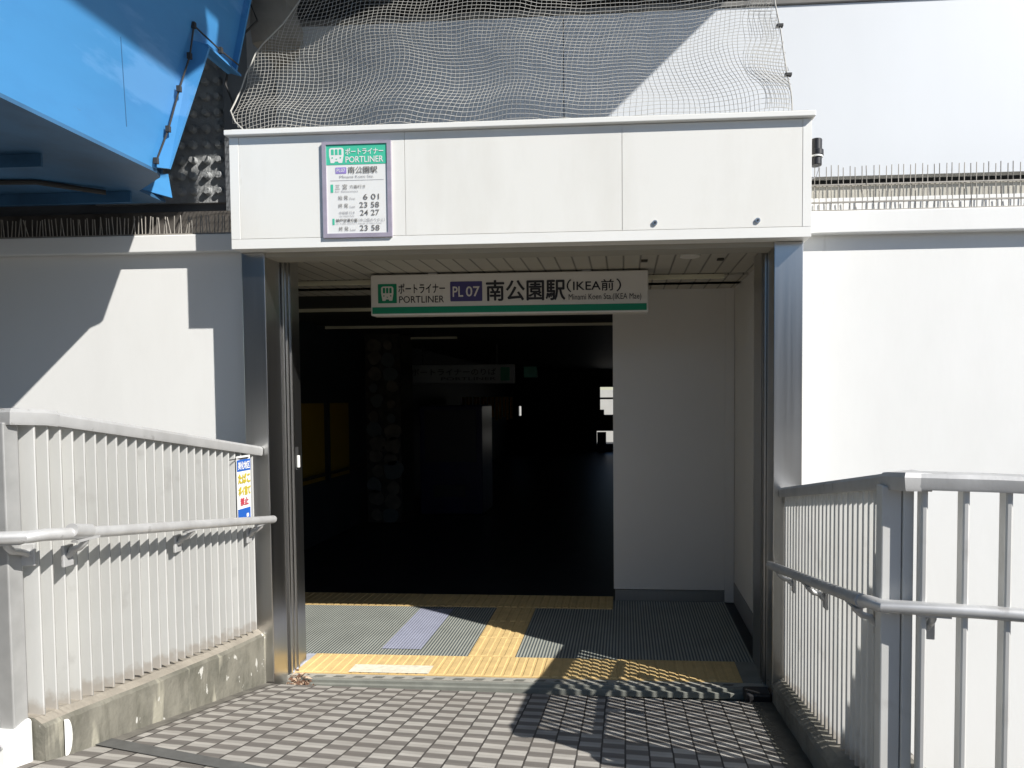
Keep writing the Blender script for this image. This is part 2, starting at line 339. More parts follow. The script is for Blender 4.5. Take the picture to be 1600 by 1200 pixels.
# ------------------------------------------------------------------ setting
XL, XR = -2.03, .81           # clear opening
YF, YC, YW, YT = 3.405, 3.49, 3.655, 3.68   # fascia, column front, wall, threshold
tag(MB().add([(-60, -60, -1.6), (60, -60, -1.6), (60, 90, -1.6), (-60, 90, -1.6)], [(0, 1, 2, 3)]).build('ground', M['groundm']), kind='structure')

def zramp(x, y):
    a = (x + 2.05) / 2.85
    far = .016 - .041 * a; near = .305 - .195 * a
    return far + (near - far) * (3.49 - y) / 1.19
mb = MB(); NX, NY = 14, 10
ys = [3.485 - (3.485 - 1.2) * j / NY for j in range(NY + 1)]; xs = [-2.6 + 3.9 * i / NX for i in range(NX + 1)]
top = [(x, y, zramp(x, y)) for y in ys for x in xs]
n = len(top)
fs = []
for j in range(NY):
    for i in range(NX):
        a = j * (NX + 1) + i; fs.append((a, a + NX + 1, a + NX + 2, a + 1))
mb.add(top, fs)
mb.add([(xs[0], 3.485, zramp(xs[0], 3.485)), (xs[-1], 3.485, zramp(xs[-1], 3.485)), (xs[-1], 3.485, -.5), (xs[0], 3.485, -.5)], [(0, 1, 2, 3)])
tag(mb.build('pavement', M['pavers']), kind='structure')
tag(MB().add([(-9, 1.2, .5), (9, 1.2, .5), (9, -12, .5), (-9, -12, .5)], [(0, 1, 2, 3)]).build('path', M['platform']), kind='structure')
# cross strip of metal edging at the foot of the pavers near the camera
def zr(x, y, d=0): return (x, y, zramp(x, y) + d)
tag(MB().add([zr(-2.06, 2.395, .006), zr(-1.2, 2.235, .006), zr(-1.2, 2.165, .006), zr(-2.13, 2.325, .006)], [(0, 1, 2, 3)]).build('metal_edging_strip', mat('edging_dark', (.105, .105, .10), .6, var=.15, scale=20)), 'grey metal strip across the lower left corner of the paved slope', 'edging strip')

t = thing('opposite_building', 'dark block across the forecourt behind the camera', 'building', (0, -18, -1.6))
MB().box(-34, 30, -30, -17, -1.6, 6.0).build('wall', mat('opposite_wall', (.10, .095, .085), .85, var=.2, scale=.4), t)
MB().box(-34, 30, -17.1, -16.9, 2.0, 2.5).build('band', mat('opposite_band', (.22, .21, .20), .8), t)
mb = MB()
ysr = [3.48 - k * .1 for k in range(22)]
for a_, b_ in zip(ysr, ysr[1:]): mb.add([zr(.69 - .02 * (3.48 - a_), a_, .004), zr(.81, a_, .004), zr(.81, b_, .004), zr(.69 - .02 * (3.48 - b_), b_, .004)], [(0, 1, 2, 3)])
tag(mb.build('side_gutter', mat('side_gutter_dark', (.075, .072, .06), .8, var=.3, scale=12, bump=.4, bscale=40)), 'dark smooth gutter strip along the foot of the right curb', 'gutter')
mb = MB()
for a_, b_ in zip(ysr[:11], ysr[1:12]): mb.add([zr(-2.06, a_, .004), zr(-2.0, a_, .004), zr(-2.0, b_, .004), zr(-2.06, b_, .004)], [(0, 1, 2, 3)])
tag(mb.build('side_gutter', mat('side_gutter_grey', (.15, .14, .12), .85, var=.3, scale=14, bump=.4, bscale=40)), 'narrow grey mortar strip along the foot of the left curb', 'gutter')
# inner floor, ceiling
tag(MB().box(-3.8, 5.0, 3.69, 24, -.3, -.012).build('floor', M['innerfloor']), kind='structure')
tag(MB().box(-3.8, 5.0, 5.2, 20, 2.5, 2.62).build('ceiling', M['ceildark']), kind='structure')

# threshold and gutter
t = thing('threshold', 'concrete door threshold with a checker strip between yellow tiles and gutter', 'threshold', (-.6, 3.65, 0))
MB().box(-2.04, .80, 3.632, YT - .002, -.28, -.004).build('sill', mat('threshold_concrete', (.34, .33, .29), .8, var=.1, scale=10, bump=.2), t)
mb = MB()
for k in range(22):
    x = -1.85 + k * .12
    if x < .6: mb.add([(x, 3.634, -.001), (x + .06, 3.634, -.001), (x + .075, 3.655, -.001), (x + .015, 3.655, -.001)], [(0, 1, 2, 3)])
mb.build('checker_pattern', mat('checker_dark', (.15, .15, .13), .8), t)
t = thing('drain_channel', 'grey painted drain channel between the doorway and the paved slope', 'drain', (-.6, 3.55, -.1))
MB().box(-1.93, .80, 3.612, 3.630, -.25, -.008).build('channel_wall', M['gutter'], t, bevel=.004)
MB().box(-2.1, .80, 3.486, 3.612, -.30, -.07).build('channel_bed', M['gutter'], t)
MB().box(-1.93, .80, 3.590, 3.6118, -.06, -.026).build('channel_lip', M['gutter'], t, bevel=.003)
o = MB().box(.66, .80, 3.49, 3.60, -.05, .018).build('rubber_stop', M['black'], bevel=.012); tag(o, 'black rubber block lying in the gutter at the foot of the right steel column', 'rubber stop')

# tactile tiles
def tactile(name, label, x0, x1, y0, y1, bars, alongx=False, mats=None):
    t = thing(name, label, 'tactile paving', ((x0 + x1) / 2, (y0 + y1) / 2, 0))
    MB().box(x0, x1, y0, y1, -.011, 0.0).build('base', M['yellow'], t)
    mb = MB()
    for b in bars: mb.hexa([(b[0], b[2], 0), (b[1], b[2], 0), (b[1], b[3], 0), (b[0], b[3], 0), (b[0] + .004, b[2] + .004, .0045), (b[1] - .004, b[2] + .004, .0045), (b[1] - .004, b[3] - .004, .0045), (b[0] + .004, b[3] - .004, .0045)])
    mb.build('raised_bar_pattern', M['yellow'], t)
    return t
bars = []
x = -1.985
while x < .64:
    bars.append((x, min(x + .044, .672), 3.69, 3.96)); x += .0575
tactile('tactile_paving', 'yellow tactile paving row along the threshold in front of the ribbed mat', -1.99, .677, YT, 3.967, bars)
bars = [(-.995 + k * .0755, -.995 + k * .0755 + .044, 3.972 + j * .3167 + .005, 3.972 + (j + 1) * .3167 - .008) for k in range(4) for j in range(3)]
tactile('tactile_paving', 'yellow tactile guide strip running from the threshold into the dark concourse', -1.0, -.698, 3.969, 4.918, bars)
bars = []
x = -2.9
while x < -.13:
    bars.append((x, min(x + .044, -.1), 4.93, 5.23)); x += .0575
tactile('tactile_paving', 'yellow tactile paving row at the far side of the ribbed mat in shade', -3.0, -.095, 4.92, 5.24, bars)
MB().add([(-1.63, YT + .004, .006), (-1.06, YT + .004, .006), (-1.06, 3.80, .006), (-1.60, 3.80, .006)], [(0, 1, 2, 3)])
o = MB().add([(-1.66, 3.688, .0062), (-1.17, 3.688, .0062), (-1.17, 3.80, .0062), (-1.66, 3.80, .0062)], [(0, 1, 2, 3)]).build('worn_tape', mat('faded_white_tape', (.66, .62, .50), .7, var=.15, scale=30), None)
tag(o, 'faded white tape stuck on the yellow threshold tiles left of centre', 'tape')
t = thing('entrance_mat', 'ribbed grey entrance mat filling the doorway floor between the yellow rows', 'mat', (-.6, 4.4, 0))
MB().box(-3.0, -1.003, 3.969, 4.918, -.011, -.001).build('mat_field', M['mat'], t)
MB().box(-.695, .80, 3.969, 4.918, -.011, -.001).build('mat_field', M['mat'], t)
MB().box(-.09, .80, 4.92, 5.14, -.011, -.001).build('mat_field', M['mat'], t)
MB().box(-2.05, -1.993, YT, 3.967, -.011, -.001).build('edge_strip', mat('pale_blue_strip', (.42, .44, .50), .6, var=.1, scale=20), t)
MB().box(.68, .80, YT, 3.967, -.011, -.001).build('edge_strip', M['gutter'], t)
o = MB().add([(-1.60, 4.06, .003), (-1.335, 4.06, .003), (-1.33, 4.86, .003), (-1.595, 4.86, .003)], [(0, 1, 2, 3)]).build('floor_tape', M['tape']); tag(o, 'lilac tape strip laid lengthwise on the ribbed mat', 'tape')

# ------------------------------------------------------------------ exterior walls
def wall_thing(x0, x1, label, zc0, zc1):
    t = thing('white_wall', label, 'wall', ((x0 + x1) / 2, YW, -1.6))
    MB().box(x0, x1, YW, YW + .16, -1.6, zc1 - .02).build('wall_face', M['wall'], t)
    MB().box(x0, x1, YW - .055, YW - .002, zc0, zc1).build('cornice', M['wall'], t, bevel=.006)
    return t
wall_thing(-12, -2.142, 'white painted wall left of the entrance partly in shade', 2.505, 2.605)
tR = wall_thing(.952, 12, 'white painted sunlit wall right of the entrance', 2.53, 2.65)
MB().box(.975, 12, YW + .0, YW + .16, 2.63, 2.735).build('upstand', M['wall'], tR)
o = MB().box(-12, -2.142, YW, YW + .16, 2.59, 2.60).build('x', M['wall']); bpy.data.objects.remove(o)

# service ledge above the walls
t = thing('ledge_beam', 'weathered beige ledge beam behind the spikes on the right wall', 'beam', (4, 3.9, 2.6))
MB().box(.975, 12, 3.88, 4.05, 2.4, 2.88).build('beam_face', mat('beige_ledge', (.50, .48, .42), .85, var=.12, scale=6, stain=(.34, .32, .28), stain_amt=.5, sscale=3), t)
MB().box(2.42, 2.432, 3.874, 3.8785, 2.5, 2.88).build('joint', M['gutter'], t)
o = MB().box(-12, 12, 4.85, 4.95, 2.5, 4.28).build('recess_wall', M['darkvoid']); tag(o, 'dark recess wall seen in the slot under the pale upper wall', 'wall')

# upper wall
t = thing('upper_wall', 'pale grey upper parapet wall above the entrance with a diagonal shadow', 'wall', (3, 4.4, 3.1))
for x0, x1 in ((-2.42, -.4), (-.4, 2.695), (2.70, 6.0), (6.0, 12)):
    MB().box(x0 + .003, x1 - .003, 4.40, 4.47, 3.10, 4.222).build('wall_panel', M['upper'], t)
MB().box(-2.45, 12, 4.388, 4.50, 4.225, 4.262).build('coping', mat('coping_grey', (.17, .165, .155), .7, var=.12, scale=8), t, bevel=.006)
MB().box(2.66, 2.668, 4.385, 4.3985, 3.10, 4.18).build('joint_cover', M['upper'], t)

# spikes
def spikes(label, x0, x1, y, z0, z1, pitch, wires, tilt=0, jitter=.004):
    t = thing('spike_strip', label, 'bird spikes', ((x0 + x1) / 2, y, z0), 'wire spike strips along the ledges')
    mb = MB(); x = x0; k = 0
    while x < x1:
        a = random.uniform(-1, 1) * jitter * (3 if random.random() < .08 else 1); zz = z1 + random.uniform(-.012, .004)
        x += pitch * (.85 + .3 * (k % 2))
        mb.tube([(x, y, z0), (x + a, y + tilt + a, zz)], .0026, 5); k += 1
    mb.build('spike_row', M['spike'], t)
    mb = MB()
    for z in wires: mb.box(x0, x1, y - .004, y + .004, z - .004, z + .004)
    mb.build('wire', M['spike'], t)
M['spike'] = mat('weathered_wire', (.30, .28, .25), .6, .2, var=.2, scale=30)
spikes('lower row of wire spikes on the right cornice edge', .98, 5.2, 3.62, 2.65, 2.765, .032, (2.655, 2.70))
spikes('upper row of wire spikes on the beige ledge of the right wall', .98, 5.5, 3.87, 2.80, 2.985, .034, (2.875,))
spikes('row of wire spikes along the cornice of the left wall', -5.5, -2.2, 3.62, 2.605, 2.72, .022, (2.612,), jitter=.006)

# pier with studs, behind the girder end
t = thing('concrete_pier', 'dark studded concrete pier beside the end of the blue girder', 'pier', (-2.8, 4.1, 2.6))
MB().box(-6.0, -2.37, 4.06, 4.3, 2.4, 6.2).build('shaft', M['piergrey'], t)
MB().box(-3.45, -2.56, 4.03, 4.058, 2.92, 4.1).build('stud_plate', M['studs'], t)
mb = MB()
for i, cx in enumerate((-3.13, -3.04, -2.945, -2.855, -2.77, -2.677, -2.595)):
    for j in range(13):
        cz = 2.99 + j * .0995; n = 12; r0 = .026 + .003 * ((i + j) % 2)
        base = [(cx + r0 * math.cos(2 * math.pi * k / n), 4.03, cz + r0 * math.sin(2 * math.pi * k / n)) for k in range(n)]
        tp = [(cx + r0 * .72 * math.cos(2 * math.pi * k / n), 4.002, cz + r0 * .72 * math.sin(2 * math.pi * k / n)) for k in range(n)]
        mb.add(base + tp, [(k, (k + 1) % n, n + (k + 1) % n, n + k) for k in range(n)] + [tuple(range(n, 2 * n))])
mb.build('stud_pattern', M['studs'], t, smooth=True)
MB().box(-2.53, -2.37, 3.98, 4.059, 2.84, 6.0).build('pilaster', M['piergrey'], t)
MB().box(-6, -2.37, 3.93, 4.058, 2.62, 2.835).build('seat_ledge', mat('pier_seat', (.10, .09, .08), .9, var=.3, scale=9), t)

# blue girder
t = thing('blue_girder', 'large bright blue steel box girder coming in at the upper left', 'bridge girder', (-3.5, 1.5, 2.83))
def wx(z): return -2.395 + .23 * (z - 2.83)
mb = MB()
o_ = [(-2.395, -6, 2.83), (-2.395, 3.19, 2.83), (wx(3.51), 3.29, 3.51), (wx(3.51), 3.6, 3.51), (wx(5.45), 3.6, 5.45), (wx(5.45), -6, 5.45)]
mb.prism(o_, (-.02, 0, -.003))
mb.build('web', M['blue'], t)
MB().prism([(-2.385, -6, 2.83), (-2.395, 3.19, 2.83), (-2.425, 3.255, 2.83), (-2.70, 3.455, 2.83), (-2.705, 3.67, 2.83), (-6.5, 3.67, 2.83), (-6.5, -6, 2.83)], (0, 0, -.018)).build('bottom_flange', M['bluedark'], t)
MB().prism([(-2.39, 3.175, 2.835), (-2.335, 3.20, 2.835), (wx(3.51) + .075, 3.29, 3.49), (wx(3.51), 3.275, 3.52)], (0, .012, 0)).build('end_flange', M['blue'], t)
MB().prism([(wx(3.51), 3.285, 3.51), (wx(3.51) + .075, 3.285, 3.49), (wx(3.51) + .06, 3.60, 3.49), (wx(3.51), 3.60, 3.51)], (0, 0, .012)).build('notch_plate', M['blue'], t)
mb = MB(); mb.prism([(wx(3.51), 3.59, 3.51), (wx(3.51) + .03, 3.59, 3.50), (wx(5.4) + .05, 3.59, 5.4), (wx(5.4), 3.59, 5.4)], (0, .012, 0)); mb.build('end_flange', M['blue'], t)
MB().prism([(-2.717, 3.5, 2.835), (-2.711, 3.5, 2.895), (-2.684, 3.51, 2.925), (-2.655, 3.63, 2.965), (-2.66, 3.666, 2.838)], (-.012, .004, 0)).build('gusset', M['blue'], t)
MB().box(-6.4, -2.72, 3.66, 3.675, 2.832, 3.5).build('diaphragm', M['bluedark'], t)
MB().prism([(wx(3.30) + .0012, 2.84, 3.30), (wx(2.95) + .0012, 2.96, 2.95), (wx(2.95) + .0012, 2.964, 2.95), (wx(3.30) + .0012, 2.844, 3.30)], (-.01, 0, 0)).build('weld_seam', M['bluedark'], t)
for y in (-1.5, .4):
    MB().box(wx(2.9) - .01, wx(2.9) + .003, y, y + .010, 2.84, 2.97).build('splice_plate', M['blue'], t)
# ribs under the bottom flange
for y in (2.9, 3.45):
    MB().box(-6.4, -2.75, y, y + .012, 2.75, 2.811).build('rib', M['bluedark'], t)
mb = MB(); mb.tube([(-3.4, 3.22, 2.80), (-3.1, 3.24, 2.80), (-2.85, 3.40, 2.79)], .014, 8); mb.build('conduit', M['netdark'], t, smooth=True)
mb = MB(); mb.tube([(-2.985, 2.55, 2.80), (-2.985, 2.55, 2.77)], .02, 10, up=Vector((0, 1, 0))); mb.build('plug', M['alu'], t, smooth=True)
mb = MB(); pth = [(-2.372, 3.16, 2.86), (-2.325, 3.19, 3.03), (-2.275, 3.21, 3.24), (-2.235, 3.24, 3.42), (-2.215, 3.25, 3.58)]
mb.tube(pth, .0045, 6); mb.tube([(-2.215, 3.25, 3.58), (-2.17, 3.40, 3.53), (-2.14, 3.52, 3.51)], .0045, 6)
mb.build('edge_cable', M['netdark'], t)
for p in pth[:4] + [(-2.215, 3.25, 3.58), (-2.17, 3.40, 3.53)]:
    MB().box(p[0] - .010, p[0] + .010, p[1] - .010, p[1] + .006, p[2] - .015, p[2] + .015).build('clip', M['netdark'], t)
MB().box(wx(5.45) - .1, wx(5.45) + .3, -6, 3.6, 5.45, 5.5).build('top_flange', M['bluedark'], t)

# overhead decks (cast the long diagonal shades); unseen bridge deck notched to shape sun patches
o = MB().prism([(-9, -6, 5.5), (.09, -6, 5.5), (.09, 2.04, 5.5), (-.04, 2.05, 5.5), (-.25, 2.17, 5.5), (-.25, 2.33, 5.5), (-.13, 2.24, 5.5), (.09, 2.24, 5.5), (.09, 2.40, 5.5), (-.30, 2.40, 5.5), (-.30, 2.60, 5.5), (-.02, 2.62, 5.5), (.10, 2.76, 5.5), (.30, 2.80, 5.5), (.30, 2.875, 5.5), (-9, 2.875, 5.5)], (0, 0, .25)).build('notched_bridge_deck', M['darkvoid']); tag(o, 'unseen dark bridge deck above the blue girder, its edge notched to shape the sun patches', 'bridge deck')
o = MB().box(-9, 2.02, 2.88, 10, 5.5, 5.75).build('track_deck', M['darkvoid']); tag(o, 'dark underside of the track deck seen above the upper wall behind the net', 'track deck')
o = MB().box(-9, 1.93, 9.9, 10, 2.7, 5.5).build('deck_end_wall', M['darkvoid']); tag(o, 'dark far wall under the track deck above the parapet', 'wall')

# grey sheet wrap at the pier head
mb = MB(); rings = []
for j in range(13):
    z = 3.93 + j * .07; rr = .17 + .03 * math.sin(j * .9)
    rings.append([(-2.36 + (rr + .02 * math.sin(k * 2.3 + j)) * math.cos(2 * math.pi * k / 20) * 1.1 + j * .006, 4.2 + rr * .9 * math.sin(2 * math.pi * k / 20), z + (.05 * math.cos(2 * math.pi * k / 20 ) if j == 0 else 0)) for k in range(20)])
vs = [v for r in rings for v in r]; fs = [(j * 20 + k, j * 20 + (k + 1) % 20, (j + 1) * 20 + (k + 1) % 20, (j + 1) * 20 + k) for j in range(12) for k in range(20)] + [tuple(range(20))]
mb.add(vs, fs); o = mb.build('wrapped_sheet', M['cloth'], smooth=True); tag(o, 'grey cloth sheet wrapped round the pier head at the top edge', 'sheet')
mb = MB(); mb.tube([(-2.28, 3.9, 4.35), (-2.30, 3.88, 4.12), (-2.22, 3.85, 3.95), (-2.38, 3.84, 3.80), (-2.40, 3.8, 3.55), (-2.24, 3.7, 3.25)], .006, 6)
for p in ((-2.30, 3.88, 4.12), (-2.34, 3.86, 4.2), (-2.38, 3.84, 3.80)): mb.box(p[0] - .015, p[0] + .015, p[1] - .015, p[1] + .015, p[2] - .015, p[2] + .015)
o = mb.build('tie_cord', M['netdark']); tag(o, 'thin black tie cord hanging beside the net on the pier', 'cord')

# ------------------------------------------------------------------ entrance canopy
t = thing('entrance_canopy', 'cream box canopy over the station doorway carrying the timetable sign', 'canopy', (-.6, 3.5, 2.46))
FX0, FX1, FZ0, FZ1 = -2.14, .968, 2.466, 3.068
MB().box(FX0, FX1, YF + .006, 3.66, FZ0, FZ1).build('box_body', M['cream'], t, bevel=.003)
mb = MB()
fr = .052
mb.box(FX0, FX1, YF, YF + .0055, FZ0, FZ0 + fr); mb.box(FX0, FX0 + fr, YF, YF + .0055, FZ0 + fr + .0015, FZ1); mb.box(FX1 - .045, FX1, YF, YF + .0055, FZ0 + fr + .0015, FZ1)
mb.build('edge_frame', M['creamtrim'], t, bevel=.001)
for x0, x1 in ((FX0 + fr + .002, -1.168), (-1.165, -.007), (-.004, FX1 - .047)):
    MB().box(x0, x1, YF + .001, YF + .0056, FZ0 + fr + .003, FZ1 - .001).build('front_panel', M['cream'], t)
MB().box(FX0 - .012, FX1 + .012, YF - .028, 3.68, FZ1 + .002, FZ1 + .030).build('top_trim', M['creamtrim'], t, bevel=.003)
MB().box(FX0 + .02, FX1 - .02, YF - .006, 3.60, FZ1 + .0305, FZ1 + .040).build('flashing', mat('flashing_grey', (.45, .44, .40), .7, var=.2, scale=10), t)
for x, z in ((.165, 2.555), (.695, 2.555)):
    mb = MB(); mb.tube([(x, YF + .001, z), (x, YF - .006, z)], .0135, 14); mb.build('bolt', M['steel'], t, smooth=True)
    mb = MB(); mb.tube([(x, YF - .006, z), (x, YF - .010, z)], .006, 6); mb.build('bolt_pin', M['netdark'], t)
MB().box(XL - .1, XR + .12, YC + .01, 3.64, 2.44, 2.4655).build('soffit', mat('soffit_board', (.34, .32, .27), .6, var=.06), t)

# ceiling just inside the doorway
t = thing('porch_ceiling', 'cream ribbed ceiling boards just inside the doorway above the hanging sign', 'ceiling', (-.6, 4.4, 2.5))
MB().box(-3.7, 5.0, 3.66, 4.51, 2.50, 2.53).build('board_field', M['ceilboard'], t)
MB().box(-3.7, 5.0, 4.59, 5.199, 2.50, 2.53).build('board_field', M['ceilboard'], t)
MB().box(-3.7, 5.0, 4.512, 4.588, 2.515, 2.53).build('slot', M['ceildark'], t)
for x, y in ((.13, 4.05), (.60, 4.05)):
    MB().box(x - .02, x + .02, y - .02, y + .02, 2.49, 2.50).build('small_vent', M['brownpost'], t)
mb = MB(); mb.tube([(.40, 3.93, 2.50), (.40, 3.93, 2.488)], .06, 20, up=Vector((0, 1, 0))); mb.build('ceiling_disc', M['board'], t, smooth=True)
for y, x0, x1, lab in ((4.55, -3.6, .70, 'cream ceiling batten nearest the hanging sign'), (5.92, -3.6, 4.5, 'second cream ceiling batten behind the hanging sign'), (7.35, -3.5, .6, 'third thin cream ceiling batten deep in the dark concourse'), (8.75, -3.1, -2.3, 'short faint ceiling batten farthest inside the concourse')):
    o = MB().box(x0, x1, y - .011, y + .013, 2.470, 2.499).build('ceiling_batten', M['batten']); tag(o, lab, 'batten', 'cream ceiling battens')

# columns
def column(name, label, x0, x1, xin, yback, left):
    t = thing(name, label, 'column', ((x0 + x1) / 2, YC, 0))
    zt = 2.464
    MB().box(x0, x1, YC, YC + .155, -.1, zt).build('shaft', M['steel'], t, bevel=.004)
    s = 1 if left else -1
    # shutter guide: alternating bright and dark ribs on the inner reveal
    xi = xin
    MB().box(min(xi, xi - s * .10), max(xi, xi - s * .10), YC + .157, yback, -.1, zt + .03).build('reveal', M['steel'], t)
    for k in range(3):
        y = YC + .17 + k * .042
        MB().box(min(xi, xi + s * .012), max(xi, xi + s * .012), y, y + .014, -.05, zt - .002).build('guide_rib', M['shutter'], t)
    MB().box(min(xi + s * .001, xi - s * .008), max(xi + s * .001, xi - s * .008), YC + .158, YC + .168, -.05, zt - .002).build('guide_slot', M['netdark'], t)
    return t
tl = column('steel_column', 'brushed steel door column left of the entrance with shutter guide', -2.14, XL + .025, XL + .025, 3.86, True)
column('steel_column', 'brushed steel door column right of the entrance with shutter guide', XR - .01, .952, XR - .01, 4.02, False)
mb = MB(); mb.box(XL + .0255, XL + .03, 3.77, 3.81, 1.21, 1.35); mb.build('lock_plate', M['netdark'], tl, bevel=.002)
MB().box(XL + .0305, XL + .045, 3.782, 3.80, 1.225, 1.30).build('latch', M['whiteplastic'], tl, bevel=.004)

# hanging sign
SX0, SX1, SZ0, SZ1, SY = -1.722, .164, 2.21, 2.487, 4.29
t = thing('hanging_sign', 'long station name sign with green stripe hanging under the doorway ceiling', 'sign', (-.8, SY, 2.2))
MB().box(SX0, SX1, SY, SY + .10, SZ0, SZ1).build('sign_box', M['board'], t, bevel=.008)
for x in (-1.3, -.25): MB().box(x - .03, x + .03, SY + .03, SY + .07, SZ1, 2.505).build('hanger', M['steel'], t)
B = Board((SX0, SY - .0005, SZ0), (1, 0, 0), (0, 0, 1), SX1 - SX0, SZ1 - SZ0)
B.rect(.006, .994, .795, .955, M['greendk'])
B.rect(.028, .097, .23, .70, M['greendk'], .001, .004)
B.emblem(.040, .085, .29, .64, M['board'], M['greendk'])
B.text('ポートライナー', .104, .274, .23, .47, M['ink'], bold=.008)
B.text('PORTLINER', .106, .270, .535, .70, M['ink'])
B.rect(.293, .409, .20, .68, M['navy'], .001, .006)
B.text('PL', .302, .340, .32, .57, M['board'], bold=.012); B.text('07', .350, .400, .32, .57, M['board'], bold=.012)
B.text('南公園駅', .424, .706, .19, .68, M['ink'], bold=.02)
B.text('（', .712, .728, .20, .50, M['ink'], bold=.01); B.text('IKEA前', .735, .878, .21, .475, M['ink'], bold=.012); B.text('）', .888, .904, .20, .50, M['ink'], bold=.01)
B.text('Minami Koen Sta.(IKEA Mae)', .719, .975, .545, .73, M['ink'])
B.build('lettering', t)

# timetable sign
PX0, PX1, PZ0, PZ1 = -1.617, -1.238, 2.513, 3.022
t = thing('timetable_sign', 'framed timetable poster with green header on the cream canopy', 'sign', (-1.43, YF, 2.5))
mb = MB(); fw = .022
mb.box(PX0, PX0 + fw, YF - .012, YF - .0005, PZ0, PZ1); mb.box(PX1 - fw, PX1, YF - .012, YF - .0005, PZ0, PZ1)
mb.box(PX0 + fw, PX1 - fw, YF - .012, YF - .0005, PZ0, PZ0 + fw); mb.box(PX0 + fw, PX1 - fw, YF - .012, YF - .0005, PZ1 - .014, PZ1)
mb.build('frame', M['frame'], t)
MB().box(PX0 + fw, PX1 - fw, YF - .006, YF - .001, PZ0 + fw, PZ1 - .014).build('sheet', M['signwhite'], t)
B = Board((PX0 + fw, YF - .0062, PZ0 + fw), (1, 0, 0), (0, 0, 1), PX1 - PX0 - 2 * fw, PZ1 - PZ0 - fw - .014)
B.rect(0, 1, 0, .225, M['green'])
B.emblem(.05, .29, .035, .205, M['signwhite'], M['green'])
B.text('ポートライナー', .32, .94, .045, .115, M['signwhite'], bold=.02)
B.text('PORTLINER', .32, .94, .135, .205, M['signwhite'], bold=.012)
B.rect(.15, .33, .255, .325, M['violet'], .001, .003); B.text('PL07', .17, .31, .27, .31, M['signwhite'], bold=.01)
B.text('南公園駅', .36, .84, .25, .325, M['inkgrey'], bold=.005)
B.text('Minami Koen Sta.', .22, .78, .345, .375, M['inksoft'])
B.rect(.06, .94, .40, .404, M['inksoft'])
B.rect(.065, .108, .445, .535, M['green']); B.text('三 宮', .14, .34, .445, .505, M['inkgrey']); B.text('方面行き', .38, .64, .455, .495, M['inkgrey']); B.text('for Sannomiya', .14, .52, .515, .54, M['inksoft'])
for v, k, a, b in ((.56, '始 発', 'First', '6:01'), (.65, '終 発', 'Last', '23:58'), (.94 - .03, '終 発', 'Last', '23:58')):
    B.text(k, .19, .35, v + .012, v + .062, M['inkgrey']); B.text(a, .38, .47, v + .035, v + .06, M['inksoft'])
    B.text(b.replace(':', ' '), (.60 if len(b) == 4 else .535), .86, v, v + .062, M['inkgrey'], bold=.004)
B.text('中埠頭 行き', .20, .46, .75, .785, M['inksoft']); B.text('24 27', .545, .86, .738, .80, M['inkgrey'], bold=.004)
B.text('for Naka Futo', .21, .45, .793, .81, M['inksoft'])
B.rect(.085, .12, .83, .90, M['green']); B.text('神戸空港方面', .145, .50, .832, .872, M['inkgrey'], bold=.006); B.text('（中公園のりかえ）', .52, .95, .832, .872, M['inksoft'])
B.text('for Kobe Airport / change at Naka Koen', .145, .90, .88, .898, M['inksoft'])
B.build('lettering', t)

# sensor on the side of the canopy
t = thing('weather_sensor', 'small black cylindrical sensor with a white ring on the canopy right side', 'sensor', (1.0, 3.44, 2.86))
sx = 1.005; sy = 3.46
mb = MB(); mb.tube([(sx, sy, 2.895), (sx, sy, 2.98)], .030, 18, up=Vector((0, 1, 0))); mb.tube([(sx + .004, sy, 2.895), (sx + .004, sy, 2.925)], .034, 18, up=Vector((0, 1, 0))); mb.build('housing', M['black'], t, bevel=.003, smooth=True)
mb = MB(); mb.tube([(sx, sy, 2.886), (sx, sy, 2.8945)], .034, 18, up=Vector((0, 1, 0))); mb.build('ring', M['whiteplastic'], t, smooth=True)
mb = MB(); mb.tube([(sx, sy, 2.845), (sx, sy, 2.885)], .029, 18, up=Vector((0, 1, 0))); mb.build('base', M['black'], t, bevel=.003, smooth=True)
mb = MB(); mb.tube([(sx + .01, sy, 2.85), (sx + .014, sy, 2.825), (sx + .002, sy, 2.79), (sx - .02, sy, 2.778), (sx - .045, sy, 2.775)], .0025, 6); mb.build('lead', M['inksoft'], t)

# ------------------------------------------------------------------ concourse interior
t = thing('partition_wall', 'pale partition wall with a steel skirting right inside the doorway', 'wall', (.36, 5.15, 0))
MB().box(-.088, .872, 5.15, 5.30, .09, 2.50).build('wall_panel', M['innerwall'], t)
MB().box(-.078, .80, 5.146, 5.30, -.005, .085).build('skirting', M['steel'], t)
MB().box(.80, .872, 5.14, 5.1495, -.005, 2.50).build('corner_strip', M['innerwall'], t)
t = thing('side_wall', 'pale inner side wall running back from the right steel column', 'wall', (.9, 4.6, 0))
MB().box(.875, 1.0, 4.03, 5.3, -.01, 2.55).build('wall_panel', M['innerwall'], t)
MB().box(.869, .8745, 4.03, 5.13, 0, .16).build('skirting', mat('dull_skirting', (.2, .2, .2), .5), t)
